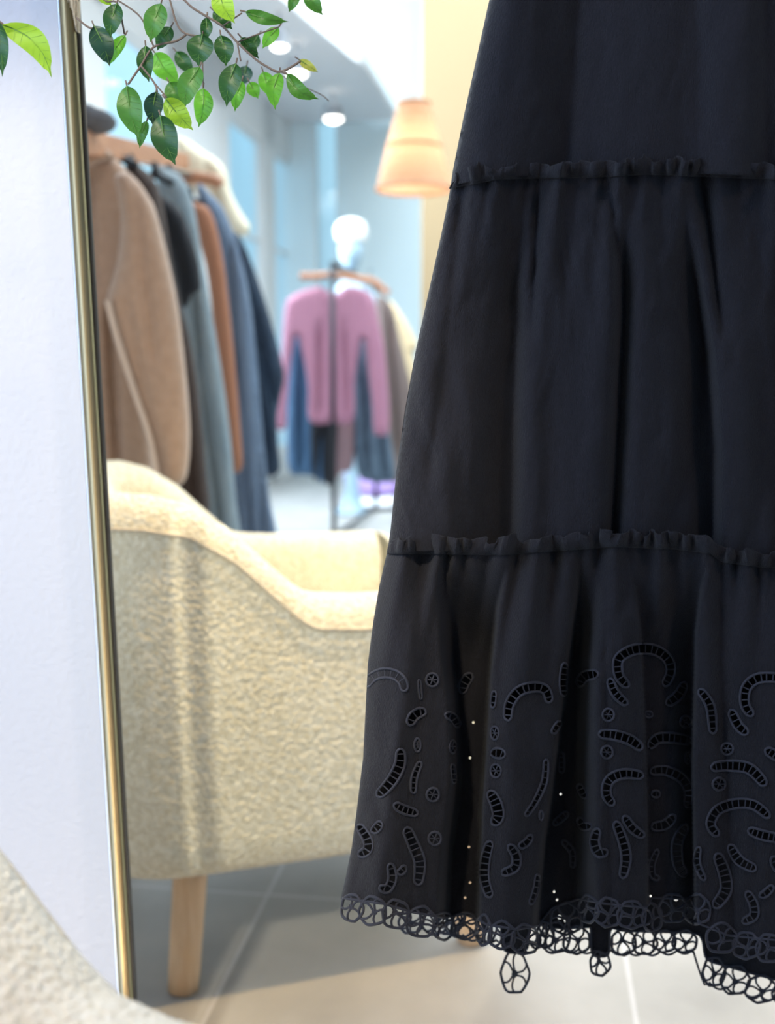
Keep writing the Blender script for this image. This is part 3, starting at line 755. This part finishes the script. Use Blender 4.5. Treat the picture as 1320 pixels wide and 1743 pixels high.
o1 = outline_tier(cst(-420), seam1, -420, 318, 7); V, Fc = triang(o1, [], 5.5); sheet('upper_tier', V, Fc, D1, M['dress'], dress, -.004)
o2 = outline_tier(seam1, seam2, 316, 938, 6); V, Fc = triang(o2, [], 4.5); sheet('middle_tier', V, Fc, D2, M['dress'], dress, 0)

# cut-out motifs: centre line, width; coordinates on two close-up views
S_ = 2.7225
c5 = lambda pts: [(560+x/S_, 1080+y/S_) for x, y in pts]
c6 = lambda pts: [(920+x/S_, 1080+y/S_) for x, y in pts]
ST = []  # strokes (points, width)
for pts, wd in [([(172,240),(205,197),(255,178),(310,188),(345,222),(350,262)],40),([(419,210),(422,255),(427,300)],15),
    ([(374,420),(392,380),(425,360),(450,364)],42),([(540,370),(575,385),(602,430)],36),([(332,530),(330,600),(290,680),(227,750)],46),
    ([(425,590),(397,660),(392,735)],28),([(303,787),(350,812),(412,830)],38),([(572,600),(578,650),(580,690)],22),
    ([(138,882),(180,950),(180,1000),(138,1022)],40),([(172,915),(215,905),(243,868)],36),([(358,895),(395,980),(422,1060),(412,1160)],48),
    ([(284,1062),(295,1130),(270,1180),(236,1168)],36),([(312,1098),(338,1098),(352,1072)],30),([(662,182),(628,228),(620,272)],44),
    ([(768,262),(760,340)],24),([(830,398),(838,325),(880,265),(950,243),(1005,257),(1024,315)],42),([(752,550),(785,550),(818,560)],44),
    ([(745,725),(778,790),(786,845),(760,880)],50),([(1008,580),(1000,680),(960,770),(912,840)],26),([(750,957),(727,1040),(722,1130),(750,1218)],42),
    ([(836,975),(868,1025),(862,1080),(803,1108)],38),([(872,985),(912,968),(940,930)],32),([(968,1112),(960,1180),(935,1250)],26),
    ([(1075,402),(1037,458)],28)]: ST.append((c5(pts), wd/S_))
for pts, wd in [([(115,132),(106,210),(110,285)],32),([(180,240),(205,195),(270,182)],44),
    ([(408,242),(366,190),(362,120),(405,82),(465,66),(540,75),(595,120),(604,180),(574,238)],44),([(322,205),(348,270),(403,324)],36),
    ([(672,222),(640,282),(585,322)],42),([(272,462),(340,466),(415,488),(472,530)],44),([(505,524),(545,482),(620,480),(706,494)],44),
    ([(340,790),(307,740),(322,675),(390,645),(478,655)],42),([(510,636),(580,630),(655,665),(688,720),(682,800)],42),
    ([(515,740),(556,738)],32),([(388,842),(430,900),(482,936)],38),([(350,868),(385,960),(398,1040),(382,1128)],42),
    ([(182,848),(200,888),(240,886)],34),([(268,900),(252,960),(272,1012),(312,1004)],40),([(515,892),(580,880),(624,838)],42),
    ([(680,882),(637,960),(640,1060),(675,1118)],46),([(545,997),(518,1060),(522,1118),(553,1130)],26),
    ([(738,256),(788,330),(802,458)],38),([(984,376),(950,325),(955,250),(1005,205),(1089,200),(1160,225)],42),([(885,350),(918,420),(962,460)],40),
    ([(793,617),(870,608),(970,622),(1045,698)],46),([(1045,532),(1120,580)],40),([(825,932),(790,880),(822,815),(900,785),(990,790),(1062,846)],42),
    ([(965,905),(1030,930),(1130,950)],42),([(878,975),(925,1048),(1002,1088)],42),([(820,1015),(855,1110),(860,1190),(806,1265)],50),
    ([(736,985),(728,1060),(762,1138)],28),([(958,1192),(990,1250),(990,1305),(938,1332)],38),([(1018,1212),(1045,1200),(1080,1165)],32),
    ([(1078,1030),(1110,1100)],40),([(212,758),(178,695)],32),([(128,825),(62,880)],30),([(104,955),(150,1010),(150,1080)],26),([(98,545),(100,640)],26)]: ST.append((c6(pts), wd/S_))
CI = []
for x, y, a_, b_ in [(480,210,32,34),(411,512,18,34),(574,520,19,34),(483,742,32,34),(492,945,32,34),(770,457,22,34),(775,632,28,34),(985,838,12,24)]: CI.append((560+x/S_, 1080+y/S_, a_/S_, b_/S_))
for x, y, a_, b_ in [(316,372,30,32),(675,404,30,30),(503,370,20,18),(310,545,30,32),(686,570,20,30),(867,530,32,30),(829,693,33,32)]: CI.append((920+x/S_, 1080+y/S_, a_/S_, b_/S_))
# the same pattern continues mirrored on the right flank
XM = 1352.
ST += [([(2*XM-x, y) for x, y in p_], w_) for p_, w_ in ST if min(q[0] for q in p_) > 1185 and max(q[0] for q in p_) < 1325]
CI += [(2*XM-x, y, a_, b_) for x, y, a_, b_ in CI if x > 1185]
holes = []; cords = []; bars = []
def stroke(pts, wd):
    c = resample(catmull(pts, 8), 2.2); n = len(c)
    tg = np.gradient(c, axis=0); tg /= np.hypot(*tg.T)[:,None]+1e-9; nr = np.stack([-tg[:,1], tg[:,0]], 1)
    s = np.linspace(0, 1, n); L_ = np.hypot(*np.diff(c, axis=0).T).sum(); h = wd*.56-.6
    cap_ = min(.3, h/L_)
    half = h*np.sqrt(np.clip(1-np.clip((cap_-np.minimum(s,1-s))/cap_, 0, .97)**2, 0, 1))*(.80+.20*np.sin(math.pi*s))
    ol = np.vstack([c+nr*half[:,None], (c-nr*half[:,None])[::-1]])
    nb = max(1, int(L_/10.5)); br_ = []
    for k in range(1, nb+1):
        i = int(n*k/(nb+1)); br_.append((c[i]+nr[i]*half[i], c[i]-nr[i]*half[i]))
    return resample(ol, 2.6, True), br_
def hits(h, ks):
    for k in ks:
        if h[:,0].max() < k[:,0].min()-3 or h[:,0].min() > k[:,0].max()+3 or h[:,1].max() < k[:,1].min()-3 or h[:,1].min() > k[:,1].max()+3: continue
        if inside(h, k).any() or inside(k, h).any() or dist_poly(h, k).min() < 1.8: return True
    return False
for pts, wd in ST:
    h, b_ = stroke(pts, wd)
    for tries in range(7):      # a branch stops short of the stem it meets
        if not hits(h, holes): break
        c_ = catmull(pts, 8); near_start = min(dist_poly(c_[:4], k).min() for k in holes) < min(dist_poly(c_[-4:], k).min() for k in holes)
        m__ = max(2, len(c_)//10); c_ = c_[m__:] if near_start else c_[:-m__]; pts = [tuple(q) for q in c_[::4]]+[tuple(c_[-1])]
        if len(pts) < 3: break
        h, b_ = stroke(pts, wd)
    else: continue
    if hits(h, holes): continue
    holes.append(h); cords.append(h); bars += b_
for x, y, a_, b_ in CI:
    q = np.linspace(0, 2*math.pi, 17)[:-1]; h = np.stack([x+(a_-2.4)*np.cos(q), y+(b_-2.4)*np.sin(q)], 1); cords.append(np.stack([x+(a_-1.)*np.cos(q), y+(b_-1.)*np.sin(q)], 1))
    holes.append(h)
    for k in range(3): bars.append((h[(k*8//3) % 16], h[(k*8//3+8) % 16]))
# little open eyelets in the valleys where the light comes through
PIN = [(560+x/S_, 1080+y/S_) for x, y in [(670,408),(655,572),(650,985),(655,1150),(632,1220)]] + [(920+x/S_, 1080+y/S_) for x, y in [(95,740),(65,1192),(78,1230),(90,1310),(120,1325),(630,1225),(640,1242),(512,1212)]]
pin = [np.array([(x+2.4*math.cos(q), y+2.6*math.sin(q)) for q in np.linspace(0,2*math.pi,9)[:-1]]) for x, y in PIN]
# overlapping holes would break the sheet: keep those clear of the others
kept = []; 
def clash(h):
    for k in kept:
        if h[:,0].max() < k[:,0].min()-1 or h[:,0].min() > k[:,0].max()+1 or h[:,1].max() < k[:,1].min()-1 or h[:,1].min() > k[:,1].max()+1: continue
        if inside(h, k).any() or inside(k, h).any(): return True
    return False
for h in holes + pin:
    if not clash(h): kept.append(h)
hemF = lambda x: np.interp(x, [560,579,600,652,700,755,790,817,830,880,915,940,985,1030,1100,1110,1180,1190,1240,1320,1500,1900], [1535,1528,1531,1538,1552,1562,1556,1566,1574,1582,1576,1545,1530,1538,1545,1528,1530,1572,1592,1600,1585,1535])
ol = outline_tier(seam2, hemF, 938, 1530, 5)
inn = [h for h in kept if inside(h, ol).all() and dist_poly(h, ol).min() > 1.5]
V, Fc = triang(ol, inn, 4.2); lower = sheet('lower_tier', V, Fc, D3, M['dress'], dress, .0)
def onS(pts, D, off=0, lift=.0012):
    V_ = np.array(pts, float); return PA(V_, DY+off+D(V_)-lift)
emb = MB()
for h in cords:
    m_ = (h[:,0] > leftx(h[:,1])+1)
    if m_.all(): emb.tube(onS(h, D3), .00105, 6, True)
    else:
        hh = np.roll(h, -int(np.argmax(~m_)), 0); hh = hh[hh[:,0] > leftx(hh[:,1])+1]
        if len(hh) > 3: emb.tube(onS(hh, D3), .00105, 6)
for a_, b_ in bars:
    if a_[0] > leftx(a_[1]) and b_[0] > leftx(b_[1]):
        ln = [np.array(a_)+(np.array(b_)-np.array(a_))*k/4 for k in range(5)]
        q = onS(ln, D3, lift=.0004); emb.tube([q[0]+(q[-1]-q[0])*k/4 for k in range(5)], .0006, 5)
emb.build('eyelet_embroidery', M['cord'], dress)
# lace
lace = MB()
rl = random.Random(4)
def flower(mb, cx, cy, rx, ry, D, off, n=6, ph=0):
    q = np.linspace(0, 2*math.pi, 29)[:-1]
    rr = 1-.09*np.abs(np.sin(n*(q-ph)/2+math.pi/2))+.03*np.sin(3*q+ph)
    ring = np.stack([cx+rx*rr*np.cos(q), cy+ry*rr*np.sin(q)], 1)
    mb.tube(onS(ring, D, off), .0013, 6, True)
    off0 = np.array((rx*.12*math.cos(ph*3), ry*.18*math.sin(ph*5)))
    for k in range(n):
        a_ = ph+2*math.pi*k/n; pts = []
        for s in np.linspace(0, 1, 7):
            aa = a_+.28*math.sin(s*math.pi)*(1 if k % 2 else -1)
            r_ = s*(1-.09) if s > 0 else 0
            pts.append(np.array((cx,cy))+off0*(1-s)+np.array((rx*r_*math.cos(aa), ry*r_*math.sin(aa))))
        mb.tube(onS(pts, D, off), .00105, 5)
    c = [np.array((cx,cy))+off0+np.array((rx*.16*math.cos(t_), ry*.16*math.sin(t_))) for t_ in np.linspace(0,6.28,9)[:-1]]
    mb.tube(onS(c, D, off), .0008, 5, True)
# front hem: one flower after another along the hem
x = 584
while x < 1900:
    y = float(hemF(x)); r_ = rl.uniform(24, 30)
    sl_ = D3(np.array([[x+10., y]]))-D3(np.array([[x-6., y]])); rx = max(9, r_/(1+14*abs(float(sl_[0]))))
    flower(lace, x+rx*.8, y+r_*.66, rx, r_*.95, D3, 0, rl.choice([5,5,6,7]), rl.uniform(0,1))
    x += rx*1.62
# hem rim cord
rim_ = np.array([(x, float(hemF(x))) for x in np.arange(584, 1990, 3.)]); rim_ = rim_[rim_[:,0] < 2*CXD-leftx(1530)-3]
lace.tube(onS(rim_, D3), .0011, 6)
lace.build('lace_trim', M['cord'], dress)['label'] = 'open crochet lace edging of the front hem'

# back of the dress, seen inside and below the front hem
def DB(V):
    q = np.clip(np.minimum(V[:,0]-leftx(V[:,1]), 2*CXD-leftx(V[:,1])-V[:,0])/60, 0, 1)
    return (np.sqrt(q)-1)*(.095-.033) + np.sqrt(q)*DBf(V)
def DBf(V): return .006*np.sin(V[:,0]/33.) + .004*np.sin(V[:,0]/14.+V[:,1]/90.) - .0*V[:,0]
OB = .095
hemB_pts = [(600,1530),(700,1545),(752,1552),(800,1556),(846,1560),(853,1566),(856,1612),(877,1622),(899,1612),(903,1566),(925,1576),(960,1580),(1000,1578),(1006,1582),(1008,1622),(1022,1628),(1037,1622),(1040,1582),(1060,1584),(1110,1586),(1180,1588),(1196,1600),(1204,1632),(1240,1645),(1300,1662),(1340,1668),(1420,1650),(1600,1600),(1900,1560)]
hemB = resample(catmull(hemB_pts, 5), 4)
ys = np.arange(930, 1531, 8.)
ins = 1.5
olB = np.array([(leftx(y)+ins, y) for y in ys] + [tuple(q) for q in hemB if leftx(1530)+ins+2 < q[0] < 2*CXD-leftx(1530)-ins-2] + [(2*CXD-leftx(y)-ins, y) for y in ys[::-1]] + [(x, 926.) for x in np.arange(1890, 700, -8.)])
pinB = [np.array([(x+4*math.cos(q), y+4*math.sin(q)) for q in np.linspace(0,2*math.pi,9)[:-1]]) for x, y in PIN]
kept = []
kb = []
for h in pinB:
    if not clash(h) and inside(h, olB).all() and dist_poly(h, olB).min() > 2: kept.append(h); kb.append(h)
V, Fc = triang(olB, kb, 6)
sheet('back_panel', V, Fc, DB, M['dress'], dress, OB)
lb = MB()
hb = hemB[hemB[:,0] > 640]
for x, y, rx, ry in [(790,1572,22,24),(764,1570,20,22),(828,1580,18,26),(877,1656,25,37),(945,1596,27,28),(982,1600,24,25),(1022,1640,18,22),(915,1590,16,26),(1062,1604,22,23),(1098,1604,22,22),(1132,1602,20,20),(1166,1602,22,20),(1216,1654,20,26),(1252,1668,26,26),(1296,1684,28,24),(1342,1690,28,24),(1388,1680,26,24),(700,1568,22,22),(740,1570,22,22),(1430,1668,26,24),(1475,1656,26,24),(1520,1645,26,24),(1565,1634,26,24)]:
    flower(lb, x, y, rx, ry, DB, OB, 6, rl.uniform(0,1))
rb = np.array([q for q in hb if q[0] < 1900]); lb.tube(onS(rb, DB, OB), .0012, 6)
x = 760
yb = lambda x: np.interp(x, [760,800,850,860,895,903,950,1000,1006,1038,1045,1100,1180,1200,1250,1320,1500], [1590,1600,1606,1606,1606,1606,1620,1622,1622,1622,1624,1626,1622,1676,1690,1704,1668])
while x < 1500:
    if not (856 < x < 900 or 1180 < x < 1200):
        pts = [np.array((x+30*u, float(yb(x+30*u))-6+7*math.sin(math.pi*u))) for u in np.linspace(0,1,7)]; lb.tube(onS(pts, DB, OB), .0011, 6)
    x += 28
lb.build('back_lace_trim', M['cord'], dress)['label'] = 'open crochet lace edging of the back hem'

oU = outline_tier(cst(-420), cst(934), -420, 934, 10); V, Fc = triang(oU, [], 12); sheet('back_cloth', V, Fc, DB, M['dress'], dress, OB)
# ruffles standing over the two seams
def ruffle(name, seam, D, x0, x1, hgt, seed):
    rng = np.random.default_rng(seed); n = int((x1-x0)/1.1)
    s = np.linspace(0, 1, n); xs = x0+(x1-x0)*s
    nk = int((x1-x0)/26)
    fr = np.interp(s, np.linspace(0,1,nk), rng.uniform(.10,.55,nk))*1.1/1.6
    ph = np.cumsum(fr)
    am = np.interp(s, np.linspace(0,1,nk*2), rng.uniform(.25,1.25,nk*2))
    ph2 = np.interp(s, np.linspace(0,1,nk), rng.uniform(-1.2,1.2,nk)); hv = hgt*np.interp(s, np.linspace(0,1,nk*2), rng.uniform(.62,1.25,nk*2))
    lean = np.interp(s, np.linspace(0,1,nk), rng.uniform(-7,7,nk))
    rows = []
    for k in range(11):
        v = k/10
        a = am*(.15+1.0*v)
        px = xs + (3.2/np.maximum(fr,.09)*.42)*a*np.sin(2*(ph+.5*v*ph2))*.5 + lean*v*v
        py = seam(xs) + 5 - v*(hv+4) + 2.5*v*np.sin(ph*.5+ph2) + 2*v*v*np.cos(ph)
        V_ = np.stack([px, py], 1)
        off = -.0025 - .0062*a*(1+np.cos(ph+.4*v*ph2)) - .0035*math.sin(v*math.pi)
        pts = PA(V_, DY + D(np.stack([xs, seam(xs)+4], 1)) + off)
        rows.append([tuple(q) for q in pts])
    mb = MB().grid(rows); return mb.build(name, M['dress'], dress, solid=.0006)
ruffle('ruffle', seam1, lambda V: D2(V)*.9-.001, 765, 1815, 24, 3)
ruffle('ruffle', seam2, lambda V: D3(V)*.9-.001, 659, 1920, 24, 7)

# ------------------------------------------------------------------ leafy branch
plant = thing('leafy_branch', P(300,60,.9), 'green leafy ficus branch hanging over the brass frame at the top', 'branch')
def leaf(base, tip, wd, k, Y, bend=0., tilt=.3, tail=0):
    b = np.array(base, float); t_ = np.array(tip, float); d = t_-b; L_ = np.hypot(*d); d /= L_; n = np.array((-d[1], d[0]))
    rows = []; NN = 18; mm = 8
    vein = []
    for i in range(NN+1):
        s = i/NN
        prof_ = (math.sin(math.pi*min(1, s*1.0)**.78))**.85 if 0 < s < 1 else 0.0
        prof_ *= 1-.18*s
        if s > .86: prof_ = max(prof_*.55, .05*(1-s)/.14)
        hw = wd*.56*prof_ + .15
        c = b + d*L_*s + n*bend*L_*math.sin(math.pi*s)
        row = []
        for j in range(mm+1):
            u = j/mm*2-1
            wav = .0012*math.sin(s*9+u*2)
            q = c + n*hw*u
            Yq = Y + tilt*(wd/F*Y)*.5*u*1.0 - .0025*abs(u)**1.4*prof_ + .010*(s-.5)**2 + wav + .006*s
            row.append(P(q[0], q[1], Yq))
        rows.append(row); vein.append(Vector(P(c[0], c[1], Y+.010*(s-.5)**2+.006*s-.0004)))
    o = MB().grid(rows).build('leaf', LM[k], plant)
    vb = MB(); vb.tube(vein, [.0004*(1-i/NN)+.00012 for i in range(NN+1)], 5)
    for i in range(3, NN-3, 2):
        for sgn in (0, mm):
            a_ = vein[i]; e = Vector(rows[min(NN, i+2)][sgn]); e = a_.lerp(e, .86); e.y -= .0006
            vb.tube([a_+Vector((0,.0004,0)), a_.lerp(e,.5)+Vector((0,.0003,0)), e+Vector((0,.0004,0))], .00012, 4)
    vb.build('vein', M['vein'], o)
    st_ = np.array(base)-d*9
    MB().tube([P(st_[0],st_[1],Y+.004), P(base[0],base[1],Y+.0025)], .0007, 5).build('stalk', M['bark'], o)
LV = [((-12,30),(4,131),28,'d',.86,-.05,.3),((4,42),(88,132),42,'l',.86,-.16,.35),((199,6),(188,64),32,'d',.92,.05,.2),((160,44),(187,113),38,'t',.94,-.04,-.3),
 ((213,60),(186,112),22,'b',.95,.06,.3),((168,-18),(190,10),22,'l',.95,0,.2),((274,6),(256,72),38,'m',.92,.04,.2),((291,46),(268,86),28,'d',.94,.05,.2),
 ((248,78),(254,140),28,'d',.93,.06,.2),((264,90),(306,142),36,'b',1.0,.06,.3),((352,30),(346,72),20,'d',.9,-.05,.2),((345,58),(338,113),44,'d',.9,.03,.2),
 ((372,-22),(400,40),36,'l',.88,.08,.3),((364,18),(396,50),24,'d',.92,0,.2),((376,60),(385,113),32,'d',.9,-.04,.2),((411,64),(441,100),20,'d',.92,0,.2),
 ((418,20),(491,37),22,'m',.88,.05,.3),((474,47),(447,83),22,'b',.95,.05,.3),((506,-14),(492,21),18,'m',.88,0,.2),((524,-22),(550,26),26,'m',.88,.08,.2),
 ((402,108),(386,182),36,'d',.9,.06,.2),((420,112),(412,146),26,'t',1.05,0,.2),((412,138),(400,190),24,'b',.95,.05,.3),((476,124),(469,187),28,'b',.95,.1,.3),((448,122),(462,166),26,'b',1.0,0,.3),
 ((489,126),(544,169),26,'m',.88,.14,.3),((510,102),(542,123),15,'o',1.0,0,.2),((216,146),(236,236),42,'m',.88,.04,.3),((266,156),(260,213),32,'t',.86,.04,-.4),
 ((250,206),(238,253),18,'m',.9,.06,.4),((273,196),(299,281),44,'d',.85,.05,.25),((282,168),(329,222),36,'l',.87,.02,.4),((340,114),(314,186),38,'m',.9,.1,.2),
 ((346,150),(338,217),32,'b',.93,-.06,.3),((288,140),(312,182),34,'m',.98,0,.2),((425,140),(440,168),22,'b',1.0,0,.2),((300,88),(330,128),24,'d',1.05,0,.2),((440,60),(420,92),20,'d',1.05,0,.2)]
for lf in LV: leaf(*lf)
for pts, Y, r in [([(130,30),(150,46),(163,48)],.95,.0011),([(240,-420),(275,-200),(283,-40),(292,10),(303,44),(318,58),(345,62)],.92,.0011),([(230,-500),(262,-220),(290,-40),(318,4),(345,24),(378,44),(404,72),(432,98),(452,112),(478,122),(512,104)],.90,.0012),
    ([(404,72),(410,104)],.9,.0009),([(345,24),(356,30)],.9,.0009),([(318,58),(300,70),(262,80),(240,112),(218,144)],.93,.0012),([(240,112),(262,140),(268,160),(268,196)],.9,.0010),([(262,140),(284,166)],.9,.0008),
    ([(345,62),(345,110),(346,148)],.93,.0008),([(215,-420),(180,-180),(160,-40),(178,0),(200,6),(212,58)],.93,.0010),([(380,44),(412,22)],.9,.0008),([(240,-460),(310,-200),(350,-40),(372,-20)],.9,.001),([(478,122),(492,128)],.9,.0008),
    ([(300,-480),(440,-200),(500,-40),(508,-14)],.9,.0009),([(300,-480),(450,-200),(515,-40),(524,-20)],.9,.0009),([(-60,-420),(-60,-120),(-40,10),(-10,30),(6,42)],.87,.0012),([(404,72),(440,58),(474,46)],.92,.0008),([(452,112),(500,140),(545,160),(560,172)],1.05,.0006),([(200,0),(240,30),(262,80)],.95,.0009)]:
    MB().tube([P(x, y, Y) for x, y in catmull(pts, 6)], r*.8, 6).build('twig', M['bark'], plant)
